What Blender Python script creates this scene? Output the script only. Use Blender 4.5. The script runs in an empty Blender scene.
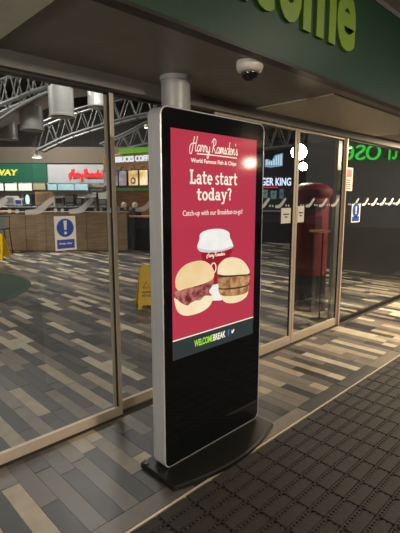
import bpy, bmesh, math, random
from mathutils import Vector, Matrix
random.seed(7)
SC = bpy.context.scene
COL = SC.collection

# ------------------------------------------------------------------ camera
F_PX, CX, CY = 425.0, 200.0, 266.5          # focal length and centre in the 400x533 frame
PITCH = math.atan(68 / F_PX)                # looking slightly down
EYE = 1.6
AZ = math.atan2(440.0, math.hypot(F_PX, 68))  # angle from the view to the glass front's direction (+X)
FW = Vector((math.cos(AZ), math.sin(AZ), 0))
RT = Vector((math.sin(AZ), -math.cos(AZ), 0))
CAMPOS = Vector((0, 0, EYE))
cd = bpy.data.cameras.new('camera')
cam = bpy.data.objects.new('camera', cd); COL.objects.link(cam)
cd.sensor_fit = 'VERTICAL'; cd.sensor_height = 24.0; cd.lens = 24.0 * F_PX / 533.0
cd.clip_start = 0.05; cd.clip_end = 200
cam.location = CAMPOS
cam.rotation_euler = (math.pi / 2 - PITCH, 0, AZ - math.pi / 2)
SC.camera = cam

# ------------------------------------------------------------------ world, exposure
w = bpy.data.worlds.new('night'); SC.world = w; w.use_nodes = True
w.node_tree.nodes['Background'].inputs[0].default_value = (0.30, 0.30, 0.34, 1)
w.node_tree.nodes['Background'].inputs[1].default_value = 0.18
SC.view_settings.view_transform = 'Standard'
SC.view_settings.look = 'None'
SC.view_settings.exposure = 0.0
SC.view_settings.gamma = 1.0
SC.view_settings.use_curve_mapping = False
try:
    SC.cycles.sample_clamp_indirect = 4.0
    SC.cycles.max_bounces = 8
    SC.cycles.transparent_max_bounces = 24
    SC.cycles.caustics_reflective = False
except Exception:
    pass

ROT = AZ - math.pi / 2                      # turns local x to the picture's right, local y away from the viewer

def area_light(name, loc, size, power, col, target=None, sy=None):
    l = bpy.data.lights.new(name, 'AREA'); l.energy = power; l.color = col[:3]
    l.shape = 'RECTANGLE' if sy else 'DISK'; l.size = size
    if sy: l.size_y = sy
    o = bpy.data.objects.new(name, l); COL.objects.link(o); o.location = loc
    if target is not None:
        o.rotation_euler = (Vector(target) - Vector(loc)).to_track_quat('-Z', 'Y').to_euler()
    return o
def cam_pt(R, D, z): return FW * D + RT * R + Vector((0, 0, z))
# ceiling strips of the food hall (their fittings are built with the hall) and the canopy lamps
HALL_LAMPS = [(-7.5, 10.2, 330), (-2.45, 8.95, 170), (-5.5, 14.8, 420), (0.5, 14.0, 140)]
for (R, D, W_) in HALL_LAMPS:
    area_light('hall_light', cam_pt(R, D, 5.80), 1.8, W_, (1.0, 0.94, 0.86), sy=0.5)
area_light('front_fill_light', (1.5, -5.0, 2.70), 0.5, 205, (1.0, 0.86, 0.68), (1.9, 2.5, 1.2), 0.3)  # added fill on the glass front, standing in for car park lights
area_light('soffit_light', (6.5, 1.80, 2.385), 0.14, 210, (1.0, 0.80, 0.55))
CANOPY_LAMPS = [(-0.6, -1.4), (3.3, 0.4), (7.6, -0.6)]
for (x, y), e in zip(CANOPY_LAMPS, (8, 12, 40)):
    area_light('canopy_light', (x, y, 3.045), 0.22, e, (1.0, 0.86, 0.68))

# ------------------------------------------------------------------ pixel helpers (direction only; depth from plane or size)
cp, sp = math.cos(PITCH), math.sin(PITCH)
def ray(px, py):
    dx, dy = px - CX, py - CY
    v = FW * (F_PX * cp - dy * sp) + RT * dx
    v.z = -(F_PX * sp + dy * cp)
    return v
def on_y(px, py, Y): r = ray(px, py); return CAMPOS + r * (Y / r.y)
def on_z(px, py, z=0.0): r = ray(px, py); return CAMPOS + r * ((z - EYE) / r.z)
def local_d(px, py, D):                     # (right, depth, height) at depth D in front of the viewer
    r = ray(px, py); t = D / r.dot(FW)
    return (r.dot(RT) * t, D, EYE + r.z * t)
def project(p):
    v = Vector(p) - CAMPOS
    f, r, u = v.dot(FW), v.dot(RT), v.z
    zc = f * cp - u * sp
    if zc < 0.05: return None
    return CX + F_PX * r / zc, CY - F_PX * (f * sp + u * cp) / zc

# ------------------------------------------------------------------ materials
def lin(c): c = c / 255.0; return c / 12.92 if c <= 0.04045 else ((c + 0.055) / 1.055) ** 2.4
def rgb(r, g, b): return (lin(r), lin(g), lin(b), 1)
def mat(name, col, rough=0.5, metal=0.0, noise=0.0, nscale=12.0, bump=0.0, spec=0.5, stretch=None, col2=None, emit=None, estr=1.0, coat=0.0):
    m = bpy.data.materials.new(name); m.use_nodes = True
    nt = m.node_tree; b = nt.nodes['Principled BSDF']
    b.inputs['Base Color'].default_value = col
    b.inputs['Roughness'].default_value = rough
    b.inputs['Metallic'].default_value = metal
    b.inputs['Specular IOR Level'].default_value = spec
    b.inputs['Coat Weight'].default_value = coat
    tc = nt.nodes.new('ShaderNodeTexCoord'); mp = nt.nodes.new('ShaderNodeMapping')
    nt.links.new(tc.outputs['Object'], mp.inputs['Vector'])
    if stretch: mp.inputs['Scale'].default_value = stretch
    no = nt.nodes.new('ShaderNodeTexNoise'); no.inputs['Scale'].default_value = nscale; no.inputs['Detail'].default_value = 4
    nt.links.new(mp.outputs['Vector'], no.inputs['Vector'])
    if noise > 0:
        cr = nt.nodes.new('ShaderNodeValToRGB')
        c2 = col2 or tuple(x * (1 - noise) for x in col[:3]) + (1,)
        cr.color_ramp.elements[0].color = c2; cr.color_ramp.elements[0].position = 0.35
        cr.color_ramp.elements[1].color = col; cr.color_ramp.elements[1].position = 0.65
        nt.links.new(no.outputs['Fac'], cr.inputs['Fac'])
        nt.links.new(cr.outputs['Color'], b.inputs['Base Color'])
        if emit is not None and emit == 'same':
            nt.links.new(cr.outputs['Color'], b.inputs['Emission Color']); b.inputs['Emission Strength'].default_value = estr
            b.inputs['Base Color'].default_value = (0, 0, 0, 1)
            for l in list(nt.links):
                if l.to_socket == b.inputs['Base Color']: nt.links.remove(l)
    if emit is not None and emit != 'same':
        b.inputs['Emission Color'].default_value = emit; b.inputs['Emission Strength'].default_value = estr
    if bump > 0:
        bp = nt.nodes.new('ShaderNodeBump'); bp.inputs['Strength'].default_value = bump; bp.inputs['Distance'].default_value = 0.01
        nt.links.new(no.outputs['Fac'], bp.inputs['Height']); nt.links.new(bp.outputs['Normal'], b.inputs['Normal'])
    return m
def lit(name, col, s=1.0, noise=0.0, nscale=20, col2=None, rough=0.08):
    if noise > 0:
        return mat(name, col, rough=rough, noise=noise, nscale=nscale, col2=col2, emit='same', estr=s)
    return mat(name, (0.01, 0.01, 0.01, 1), rough=rough, emit=col, estr=s)
def glass_mat(name, tint=(0.93, 0.95, 0.94, 1), f0=0.035, rough=0.0):
    m = bpy.data.materials.new(name); m.use_nodes = True; nt = m.node_tree; nt.nodes.clear()
    out = nt.nodes.new('ShaderNodeOutputMaterial'); mix = nt.nodes.new('ShaderNodeMixShader')
    tr = nt.nodes.new('ShaderNodeBsdfTransparent'); tr.inputs[0].default_value = tint
    gl = nt.nodes.new('ShaderNodeBsdfGlossy'); gl.inputs['Roughness'].default_value = rough
    gl.inputs[0].default_value = (0.95, 0.97, 1, 1)
    lw = nt.nodes.new('ShaderNodeLayerWeight'); lw.inputs['Blend'].default_value = 0.5
    pw = nt.nodes.new('ShaderNodeMath'); pw.operation = 'POWER'; pw.inputs[1].default_value = 5
    ml = nt.nodes.new('ShaderNodeMath'); ml.operation = 'MULTIPLY_ADD'; ml.inputs[1].default_value = 0.85; ml.inputs[2].default_value = f0
    nt.links.new(lw.outputs['Facing'], pw.inputs[0]); nt.links.new(pw.outputs[0], ml.inputs[0])
    nt.links.new(ml.outputs[0], mix.inputs[0]); nt.links.new(tr.outputs[0], mix.inputs[1]); nt.links.new(gl.outputs[0], mix.inputs[2])
    nt.links.new(mix.outputs[0], out.inputs[0]); return m
def veil_mat(name, col, a):
    m = bpy.data.materials.new(name); m.use_nodes = True; nt = m.node_tree
    b = nt.nodes['Principled BSDF']; b.inputs['Base Color'].default_value = col; b.inputs['Alpha'].default_value = a
    b.inputs['Roughness'].default_value = 0.6; b.inputs['Transmission Weight'].default_value = 0.0
    return m
def tile_mat(name, attr):
    m = bpy.data.materials.new(name); m.use_nodes = True; nt = m.node_tree; b = nt.nodes['Principled BSDF']
    if attr:
        a = nt.nodes.new('ShaderNodeAttribute'); a.attribute_name = 'tone'; csock = a.outputs['Color']
    else:
        a = nt.nodes.new('ShaderNodeObjectInfo'); csock = a.outputs['Color']
    g = nt.nodes.new('ShaderNodeNewGeometry')
    no = nt.nodes.new('ShaderNodeTexNoise'); no.inputs['Scale'].default_value = 9; no.inputs['Detail'].default_value = 6
    nt.links.new(g.outputs['Position'], no.inputs['Vector'])
    mr = nt.nodes.new('ShaderNodeMapRange'); mr.inputs['From Min'].default_value = 0.3; mr.inputs['From Max'].default_value = 0.7
    mr.inputs['To Min'].default_value = 0.8; mr.inputs['To Max'].default_value = 1.12
    nt.links.new(no.outputs['Fac'], mr.inputs['Value'])
    mx = nt.nodes.new('ShaderNodeMix'); mx.data_type = 'RGBA'; mx.blend_type = 'MULTIPLY'; mx.inputs[0].default_value = 1
    nt.links.new(csock, mx.inputs[6]); nt.links.new(mr.outputs[0], mx.inputs[7])
    nt.links.new(mx.outputs[2], b.inputs['Base Color'])
    r2 = nt.nodes.new('ShaderNodeMapRange'); r2.inputs['To Min'].default_value = 0.30; r2.inputs['To Max'].default_value = 0.48
    nt.links.new(no.outputs['Fac'], r2.inputs['Value']); nt.links.new(r2.outputs[0], b.inputs['Roughness'])
    bp = nt.nodes.new('ShaderNodeBump'); bp.inputs['Strength'].default_value = 0.12; bp.inputs['Distance'].default_value = 0.004
    nt.links.new(no.outputs['Fac'], bp.inputs['Height']); nt.links.new(bp.outputs['Normal'], b.inputs['Normal'])
    return m

M = {}
M['tile'] = tile_mat('porcelain_plank', False)
M['tile_attr'] = tile_mat('porcelain_plank_far', True)
M['grout'] = mat('grout', rgb(56, 53, 50), 0.8, noise=0.3)
M['soffit'] = mat('soffit_panel', rgb(128, 122, 114), 0.42, 0.1, noise=0.12, nscale=5)
M['soffit_light'] = mat('soffit_cream', rgb(190, 184, 170), 0.6, noise=0.06)
M['fascia'] = mat('fascia_green', rgb(22, 58, 43), 0.5, noise=0.12, nscale=3)
M['lime'] = mat('letter_lime', rgb(112, 142, 44), 0.5, noise=0.06)
M['alu'] = mat('door_aluminium', rgb(205, 190, 168), 0.4, 0.15, noise=0.08, nscale=30)
M['alu_grey'] = mat('grey_aluminium', rgb(140, 140, 138), 0.42, 0.5, noise=0.08, nscale=20)
M['header'] = mat('header_grey', rgb(128, 124, 118), 0.7, 0.0, noise=0.08)
M['dark_frame'] = mat('dark_frame', rgb(40, 39, 38), 0.45, 0.3, noise=0.1)
M['brushed'] = mat('brushed_silver', rgb(206, 208, 210), 0.4, 0.4, noise=0.08, nscale=60, stretch=(1, 1, 0.05))
M['black_glass'] = mat('black_glass', (0.006, 0.007, 0.009, 1), 0.06, spec=0.5, noise=0.2)
M['black_metal'] = mat('black_powder_coat', rgb(26, 27, 27), 0.35, 0.2, noise=0.2, nscale=60)
M['glass'] = glass_mat('glass', tint=(0.96, 0.97, 0.965, 1))
M['frost'] = veil_mat('frosted_film', (0.85, 0.87, 0.86, 1), 0.5)
M['rubber'] = mat('mat_rubber', rgb(36, 32, 29), 0.75, noise=0.45, nscale=55, bump=0.4)
M['rubber_base'] = mat('mat_base', rgb(20, 18, 16), 0.85, noise=0.3, nscale=40)
M['paving'] = mat('outside_paving', rgb(80, 76, 70), 0.8, noise=0.3, nscale=6)
M['column'] = mat('column_grey', rgb(168, 168, 166), 0.4, 0.1, noise=0.06)
M['white'] = mat('white_plastic', rgb(212, 208, 194), 0.4, noise=0.05)
M['dome'] = mat('smoked_dome', (0.012, 0.012, 0.013, 1), 0.05, noise=0.2)
M['paper'] = mat('sticker_white', rgb(225, 220, 210), 0.5, noise=0.05)
M['blue'] = mat('sticker_blue', rgb(24, 70, 160), 0.45, noise=0.08)
M['ink'] = mat('ink', rgb(40, 38, 36), 0.6, noise=0.1)
M['redpaper'] = mat('sticker_red', rgb(205, 50, 45), 0.5, noise=0.08)
M['yellow'] = mat('caution_yellow', rgb(238, 196, 20), 0.45, noise=0.1, nscale=8)
M['wood'] = mat('counter_wood', rgb(150, 128, 100), 0.5, noise=0.35, nscale=3.0, stretch=(0.7, 0.7, 5))
M['wood_warm'] = mat('warm_wood', rgb(196, 152, 104), 0.5, noise=0.3, nscale=3.0, stretch=(0.6, 0.6, 5))
M['hall_back'] = mat('hall_back', rgb(66, 64, 62), 0.8, noise=0.1)
M['bulkhead'] = mat('bulkhead_cream', rgb(232, 226, 208), 0.6, noise=0.05)
M['hall_wall'] = mat('hall_wall', rgb(104, 95, 82), 0.8, noise=0.1)
M['hall_ceiling'] = mat('hall_ceiling', rgb(72, 72, 74), 0.8, noise=0.15, nscale=2)
M['steel'] = mat('truss_paint', rgb(104, 107, 105), 0.5, noise=0.06)
M['raft'] = mat('raft_paint', rgb(150, 150, 146), 0.6, noise=0.06)
M['drum'] = mat('drum_paint', rgb(176, 178, 176), 0.4, 0.3, noise=0.06)
M['green_mat'] = mat('green_carpet', rgb(18, 48, 34), 0.9, noise=0.3, nscale=40)
M['rug_edge'] = mat('rug_edge', rgb(20, 50, 36), 0.85, noise=0.2)
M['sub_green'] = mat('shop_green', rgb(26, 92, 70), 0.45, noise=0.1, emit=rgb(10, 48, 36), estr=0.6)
M['grey_fascia'] = mat('shop_grey', rgb(180, 182, 186), 0.5, noise=0.06)
M['post_red'] = mat('post_box_red', rgb(96, 22, 31), 0.5, noise=0.15)
M['post_black'] = mat('post_box_black', rgb(22, 21, 22), 0.4, noise=0.15)
M['dark'] = mat('dark_furnishing', rgb(44, 44, 48), 0.6, noise=0.2)
M['shade_wall'] = mat('shade_wall', rgb(50, 50, 50), 0.55, noise=0.15, nscale=4)
M['mid'] = mat('mid_grey', rgb(130, 132, 134), 0.45, 0.2, noise=0.12)
M['perf'] = mat('perforated_panel', rgb(236, 228, 210), 0.4, 0.2, noise=0.05)
M['hole'] = mat('perforation', rgb(58, 54, 48), 0.8, noise=0.1)
M['lamp'] = lit('lamp_glow', (1.0, 0.78, 0.50, 1), 110.0)
M['bulb'] = lit('small_bulb', (1.0, 0.85, 0.6, 1), 60.0)
M['lamp_soft'] = lit('lamp_soft', (1.0, 0.96, 0.9, 1), 5.0)

# ------------------------------------------------------------------ mesh helpers
class MB:
    def __init__(s): s.v, s.f, s.sm = [], [], []
    def add(s, vs, fs, smooth=False):
        o = len(s.v); s.v += [tuple(v) for v in vs]
        for f in fs: s.f.append(tuple(i + o for i in f)); s.sm.append(smooth)
        return s
    def box(s, x0, x1, y0, y1, z0, z1, ch=0.0):
        if ch <= 0:
            vs = [(x0,y0,z0),(x1,y0,z0),(x1,y1,z0),(x0,y1,z0),(x0,y0,z1),(x1,y0,z1),(x1,y1,z1),(x0,y1,z1)]
            return s.add(vs, [(3,2,1,0),(4,5,6,7),(0,1,5,4),(1,2,6,5),(2,3,7,6),(3,0,4,7)])
        bm = bmesh.new(); bmesh.ops.create_cube(bm, size=1)
        for v in bm.verts:
            v.co = Vector(((x0+x1)/2 + v.co.x*(x1-x0), (y0+y1)/2 + v.co.y*(y1-y0), (z0+z1)/2 + v.co.z*(z1-z0)))
        bmesh.ops.bevel(bm, geom=bm.edges[:], offset=ch, segments=2, affect='EDGES', profile=0.5)
        bm.verts.index_update()
        s.add([v.co[:] for v in bm.verts], [[v.index for v in f.verts] for f in bm.faces]); bm.free(); return s
    def prism(s, pts, axis, a, b):            # closed outline extruded along an axis between a and b
        n = len(pts)
        def P(p, t):
            return {'y': (p[0], t, p[1]), 'z': (p[0], p[1], t), 'x': (t, p[0], p[1])}[axis]
        vs = [P(p, a) for p in pts] + [P(p, b) for p in pts]
        fs = [tuple(range(n)), tuple(range(2*n-1, n-1, -1))] + [(i, i+n, (i+1) % n + n, (i+1) % n) for i in range(n)]
        return s.add(vs, fs)
    def tube(s, pts, r, n=8, caps=True):
        pts = [Vector(p) for p in pts]; rings = []
        for i, p in enumerate(pts):
            d = (pts[min(i+1, len(pts)-1)] - pts[max(i-1, 0)]).normalized()
            up = Vector((0,0,1)) if abs(d.z) < 0.95 else Vector((1,0,0))
            a = d.cross(up).normalized(); b = a.cross(d)
            rr = r[i] if isinstance(r, (list, tuple)) else r
            rings.append([p + (a*math.cos(2*math.pi*k/n) + b*math.sin(2*math.pi*k/n))*rr for k in range(n)])
        o = len(s.v)
        vs = [v for rg in rings for v in rg]; fs = []
        for i in range(len(rings)-1):
            for k in range(n):
                fs.append((i*n+k, i*n+(k+1) % n, (i+1)*n+(k+1) % n, (i+1)*n+k))
        s.add(vs, fs, True)
        if caps:
            s.f.append(tuple(o+k for k in range(n-1, -1, -1))); s.sm.append(False)
            e = o+(len(rings)-1)*n; s.f.append(tuple(e+k for k in range(n))); s.sm.append(False)
        return s
    def lathe(s, prof, n=32, cx=0, cy=0, cz=0):
        vs, fs = [], []
        for (r, z) in prof:
            for k in range(n): vs.append((cx+max(r, 1e-4)*math.cos(2*math.pi*k/n), cy+max(r, 1e-4)*math.sin(2*math.pi*k/n), cz+z))
        for i in range(len(prof)-1):
            for k in range(n): fs.append((i*n+k, i*n+(k+1) % n, (i+1)*n+(k+1) % n, (i+1)*n+k))
        return s.add(vs, fs, True)
    def build(s, name, m, parent=None, loc=None, rotz=0.0):
        me = bpy.data.meshes.new(name); me.from_pydata(s.v, [], s.f); me.update()
        me.polygons.foreach_set('use_smooth', s.sm)
        bm = bmesh.new(); bm.from_mesh(me); bmesh.ops.recalc_face_normals(bm, faces=bm.faces[:]); bm.to_mesh(me); bm.free()
        if any(s.sm):
            try: me.set_sharp_from_angle(angle=math.radians(40))
            except Exception: pass
        me.materials.append(m)
        o = bpy.data.objects.new(name, me); COL.objects.link(o)
        if loc is not None: o.location = loc
        o.rotation_euler[2] = rotz
        if parent is not None: o.parent = parent
        return o
def copyof(o, parent=None, loc=None):
    c = o.copy(); COL.objects.link(c); c.parent = parent if parent is not None else o.parent
    if loc is not None: c.location = loc
    return c
def tag(o, label, cat, group=None):
    o['label'] = label; o['category'] = cat
    if group: o['group'] = group
    return o
def struct(o, label=None):
    o['kind'] = 'structure'
    if label: o['label'] = label
    return o
def empty(name, loc=(0,0,0), rotz=0.0):
    o = bpy.data.objects.new(name, None); COL.objects.link(o); o.location = loc; o.rotation_euler[2] = rotz
    o.empty_display_size = 0.1; return o
def thing(name, label, cat, loc=(0,0,0), rotz=0.0, group=None): return tag(empty(name, loc, rotz), label, cat, group)
def rrect(x0, x1, z0, z1, r, n=6):
    pts = []
    for cx, cz, a0 in ((x1-r, z1-r, 0), (x0+r, z1-r, 90), (x0+r, z0+r, 180), (x1-r, z0+r, 270)):
        for k in range(n+1):
            a = math.radians(a0+90*k/n); pts.append((cx+r*math.cos(a), cz+r*math.sin(a)))
    return pts

# flat artwork: polygons in a (u, v) plane, extruded a hair and turned onto a surface
def smooth_path(pts, k=6):
    out = []
    for i in range(len(pts)-1):
        p0 = pts[max(i-1, 0)]; p1 = pts[i]; p2 = pts[i+1]; p3 = pts[min(i+2, len(pts)-1)]
        for j in range(k):
            t = j/k; t2 = t*t; t3 = t2*t
            out.append(tuple(0.5*(2*p1[q]+(p2[q]-p0[q])*t+(2*p0[q]-5*p1[q]+4*p2[q]-p3[q])*t2+(3*p1[q]-p0[q]-3*p2[q]+p3[q])*t3) for q in (0, 1)))
    out.append(tuple(pts[-1])); return out
class Art:
    def __init__(s): s.q = []
    def poly(s, pts): s.q.append([tuple(p) for p in pts]); return s
    def rect(s, x0, y0, x1, y1): return s.poly([(x0,y0),(x1,y0),(x1,y1),(x0,y1)])
    def disc(s, cx, cy, rx, ry=None, n=28):
        ry = ry or rx
        return s.poly([(cx+rx*math.cos(2*math.pi*k/n), cy+ry*math.sin(2*math.pi*k/n)) for k in range(n)])
    def arc(s, cx, cy, rx, ry, th, a0, a1, n=14):
        ri, rj = rx-th, ry-th*0.85
        for k in range(n):
            a = math.radians(a0+(a1-a0)*k/n); b = math.radians(a0+(a1-a0)*(k+1)/n)
            s.poly([(cx+ri*math.cos(a), cy+rj*math.sin(a)), (cx+rx*math.cos(a), cy+ry*math.sin(a)), (cx+rx*math.cos(b), cy+ry*math.sin(b)), (cx+ri*math.cos(b), cy+rj*math.sin(b))])
        return s
    def ribbon(s, pts, w, k=6):
        p = smooth_path(pts, k) if k else pts
        L = []
        for i, a in enumerate(p):
            b0 = p[max(i-1, 0)]; b1 = p[min(i+1, len(p)-1)]
            dx, dy = b1[0]-b0[0], b1[1]-b0[1]; l = math.hypot(dx, dy) or 1
            ww = w(i/(len(p)-1)) if callable(w) else w
            L.append(((a[0]-dy/l*ww/2, a[1]+dx/l*ww/2), (a[0]+dy/l*ww/2, a[1]-dx/l*ww/2)))
        for a, b in zip(L, L[1:]): s.poly([a[0], a[1], b[1], b[0]])
        return s
    def xf(s, fn): s.q = [[fn(*p) for p in q] for q in s.q]; return s
    def bounds(s):
        xs = [p[0] for q in s.q for p in q]; ys = [p[1] for q in s.q for p in q]
        return min(xs), max(xs), min(ys), max(ys)
    def fit(s, x0, x1, y0, y1):
        a, b, c, d = s.bounds()
        return s.xf(lambda x, y: (x0+(x-a)/(b-a)*(x1-x0), y0+(y-c)/(d-c)*(y1-y0)))
    def build(s, name, m, parent, place, t=0.0006):
        """place(u, v, h) -> 3D point; h is the height above the surface"""
        mb = MB()
        for q in s.q:
            n = len(q)
            mb.add([place(x, y, t) for x, y in q] + [place(x, y, 0) for x, y in q], [tuple(range(n))] + [(i, (i+1) % n, (i+1) % n+n, i+n) for i in range(n)])
        me = bpy.data.meshes.new(name); me.from_pydata(mb.v, [], mb.f); me.update(); me.materials.append(m)
        o = bpy.data.objects.new(name, me); COL.objects.link(o); o.parent = parent; return o
def text_art(body, bold=0.0, shear=0.0, spacing=1.0):
    c = bpy.data.curves.new('t', 'FONT'); c.body = body; c.size = 1.0; c.offset = bold; c.shear = shear; c.space_character = spacing
    c.resolution_u = 4
    o = bpy.data.objects.new('t', c); COL.objects.link(o)
    dg = bpy.context.evaluated_depsgraph_get()
    me = bpy.data.meshes.new_from_object(o.evaluated_get(dg), preserve_all_data_layers=False, depsgraph=dg)
    a = Art()
    for p in me.polygons: a.poly([(me.vertices[i].co.x, me.vertices[i].co.y) for i in p.vertices])
    bpy.data.objects.remove(o); bpy.data.curves.remove(c); bpy.data.meshes.remove(me)
    return a
CURSIVE = {
 'H': (1.75, [[(.75,2.3),(.5,1.3),(.3,.1),(0,-.5),(-.4,-.2),(-.35,.7),(.2,1.15),(1.3,1.25)], [(1.6,2.4),(1.3,1.2),(1.2,.25),(1.4,0),(1.75,.2)]]),
 'a': (1.1, [[(.8,.9),(.4,1),(.05,.6),(.1,.1),(.4,0),(.75,.4),(.85,1),(.8,.3),(.95,0),(1.15,.2)]]),
 'r': (.9, [[(0,.2),(.2,1.1),(.35,.85),(.6,.95),(.6,.3),(.75,0),(.95,.2)]]),
 'y': (.95, [[(0,.9),(.1,.2),(.4,0),(.7,.3),(.8,1),(.72,-.4),(.45,-1),(.15,-.8),(.4,-.2),(1,.2)]]),
 'R': (1.6, [[(.55,2.1),(.4,1),(.2,0)], [(-.1,1.6),(.4,2.25),(1.0,2.2),(1.2,1.7),(.8,1.2),(.4,1.1),(.9,.5),(1.25,0),(1.6,.2)]]),
 'm': (1.35, [[(0,.2),(.15,1),(.2,0),(.35,.8),(.55,1),(.65,0),(.8,.8),(1.0,1),(1.1,.2),(1.2,0),(1.4,.2)]]),
 's': (.75, [[(0,.2),(.35,1.1),(.3,.8),(.6,.4),(.5,0),(.15,.1),(.75,.2)]]),
 'd': (1.1, [[(.8,.9),(.4,1),(.05,.6),(.1,.1),(.4,0),(.75,.4),(.95,2.1),(.85,.3),(1.0,0),(1.2,.2)]]),
 'e': (.85, [[(0,.3),(.5,.6),(.6,.9),(.35,1.05),(.08,.6),(.15,.1),(.5,0),(.85,.25)]]),
 'n': (.95, [[(0,.2),(.15,1),(.2,0),(.35,.8),(.6,1),(.7,.2),(.8,0),(1,.2)]]),
 "'": (.3, [[(.15,2.0),(.05,1.6)]]), ' ': (.5, [])}
def cursive(body, w=0.2):
    a = Art(); x = 0
    for ch in body:
        adv, st = CURSIVE[ch]
        for s_ in st: a.ribbon([(x+p[0]+0.12*p[1], p[1]) for p in s_], w, 5)
        x += adv
    return a
SL = .26
def slab(body):
    a = Art(); x = 0
    for ch in body:
        g = Art(); t = SL
        if ch == 'L': g.rect(.15,0,.43,1.45).rect(0,0,.98,.22).rect(.78,0,.98,.5).rect(0,1.25,.6,1.45); adv = 1.08
        elif ch == 'a': g.arc(.42,.32,.41,.33,t*.9,0,360,20).rect(.6,0,.86,.72).rect(.6,0,1.0,.18).arc(.47,.66,.39,.36,t*.9,0,165); adv = 1.06
        elif ch == 't': g.rect(.18,.2,.45,1.32).rect(0,.82,.78,1.0).arc(.5,.29,.32,.29,t*.9,180,335); adv = .86
        elif ch == 'e': g.arc(.48,.5,.48,.52,t,0,312,20).rect(.1,.42,.95,.6); adv = 1.04
        elif ch == 's': g.arc(.4,.74,.36,.28,t*.85,20,270).arc(.4,.27,.38,.28,t*.85,-160,90); adv = .88
        elif ch == 'r': g.rect(.15,0,.42,1.0).rect(0,0,.58,.18).rect(0,.82,.42,1.0).arc(.66,.6,.34,.42,t*.9,40,180); adv = .98
        elif ch == 'o': g.arc(.48,.5,.48,.52,t,0,360,24); adv = 1.05
        elif ch == 'd': g.arc(.44,.5,.44,.52,t,0,360,24).rect(.66,0,.93,1.45).rect(.5,1.27,.93,1.45).rect(.66,0,1.08,.18); adv = 1.14
        elif ch == 'y': g.ribbon([(.2,1),(.56,.05)],t,0).ribbon([(.92,1),(.42,-.4)],t*.8,0).rect(0,.84,.42,1).rect(.7,.84,1.12,1).rect(.1,-.45,.5,-.26); adv = 1.12
        elif ch == '?': g.arc(.4,1.1,.38,.38,t,-75,165).rect(.36,.36,.62,.8).rect(.36,0,.62,.25); adv = .9
        else: adv = .42
        for q in g.q: a.poly([(p[0]+x, p[1]) for p in q])
        x += adv
    return a

# ================================================================== THE SETTING
MAT_Y, FRONT_Y, SOF_Z, HEAD_Z = 1.56, 2.54, 2.40, 2.31

# ---- floor: porcelain planks inside and outside the glass front
floor = struct(MB().box(-8, 24, MAT_Y, 26, -0.12, -0.006).build('floor', M['grout']), 'plank tiled floor in charcoal, grey and beige')
TONES = [rgb(42,42,45), rgb(62,61,61), rgb(88,84,79), rgb(114,106,96), rgb(160,146,124), rgb(180,170,150)]
WTS_OUT = [0.32, 0.26, 0.18, 0.12, 0.08, 0.04]
WTS_IN = [0.24, 0.22, 0.18, 0.14, 0.10, 0.12]
planks = []
PW, PL = 0.1, 0.6
def tone(wts): return TONES[random.choices(range(6), wts)[0]]
NEAR = {4: [(1.68, 2.2, 0), (2.2, 2.5, 3)], 5: [(1.68, 1.95, 1), (1.95, 2.5, 4)], 6: [(1.68, 2.3, 0), (2.3, 2.5, 3)], 7: [(1.68, 2.295, 4), (2.295, 2.5, 3)],
        8: [(1.68, 2.01, 0), (2.01, 2.5, 2)], 9: [(1.68, 2.31, 2), (2.31, 2.5, 1)], 10: [(1.68, 2.19, 0), (2.19, 2.5, 2)], 11: [(1.68, 2.25, 2), (2.25, 2.5, 3)],
        12: [(1.68, 2.29, 0), (2.29, 2.5, 4)], 13: [(1.68, 1.9, 1), (1.9, 2.36, 3), (2.36, 2.5, 4)], 14: [(1.68, 1.86, 1), (1.86, 2.04, 4), (2.04, 2.5, 2)],
        15: [(1.68, 2.31, 0), (2.31, 2.5, 2)], 16: [(1.68, 2.2, 1), (2.2, 2.5, 3)]}
for i in range(4, 104):                        # strip in front of the doors
    if i in NEAR:
        planks += [(i*PW, i*PW+PW, a_, b_, TONES[c_]) for a_, b_, c_ in NEAR[i]]
        continue
    x = i*PW; y = 1.68 - random.choice((0, .15, .3, .45)); last = None
    while y < 2.50:
        y0, y1 = max(y, 1.68), min(y+PL, 2.50)
        if y1-y0 > 0.03:
            c = tone(WTS_OUT if x < 2.6 else [0.10, 0.14, 0.2, 0.2, 0.2, 0.16])  # darker tile mix at the left also carries the shade there
            planks.append((x, x+PW, y0, y1, c))
        y += PL
x = 0.3
while x < 10.4:                                # border course along the mat
    planks.append((x, x+PL, MAT_Y+0.005, 1.68, tone([.05, .3, .45, .2, .0, .0]))); x += PL
for i in range(2, 150):                        # food hall
    x = i*PW; y = 2.58 - random.choice((0, .12, .24, .36, .48))
    while y < 16:
        y0, y1 = max(y, 2.58), y+PL
        planks.append((x, x+PW, y0, y1, tone(WTS_IN))); y += PL
def px_area(p):
    q = [project((p[a], p[b], 0)) for a, b in ((0,2),(1,2),(1,3),(0,3))]
    if any(v is None for v in q): return 0
    cx = sum(v[0] for v in q)/4; cy = sum(v[1] for v in q)/4
    if not (-12 < cx < 412 and 200 < cy < 548): return 0
    if 160 < cx < 257 and cy < 465: return 0     # behind the totem
    if cx > 258 and p[2] > 2.55: return 0        # dim part behind the doors
    return abs(sum(q[k][0]*q[(k+1) % 4][1]-q[(k+1) % 4][0]*q[k][1] for k in range(4)))/2
areas = sorted(((px_area(p), k) for k, p in enumerate(planks)), reverse=True)
big = set(k for a, k in areas[:300])
unit = MB(); e, h = 0.4965, 0.4945
unit.add([(-e,-e,-1),(e,-e,-1),(e,e,-1),(-e,e,-1),(-e,-e,-.15),(e,-e,-.15),(e,e,-.15),(-e,e,-.15),(-h,-h*1.002,0),(h,-h*1.002,0),(h,h*1.002,0),(-h,h*1.002,0)],
         [(3,2,1,0)] + [(a, (a+1) % 4, (a+1) % 4+4, a+4) for a in range(4)] + [(a+4, (a+1) % 4+4, (a+1) % 4+8, a+8) for a in range(4)] + [(8,9,10,11)])
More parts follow.
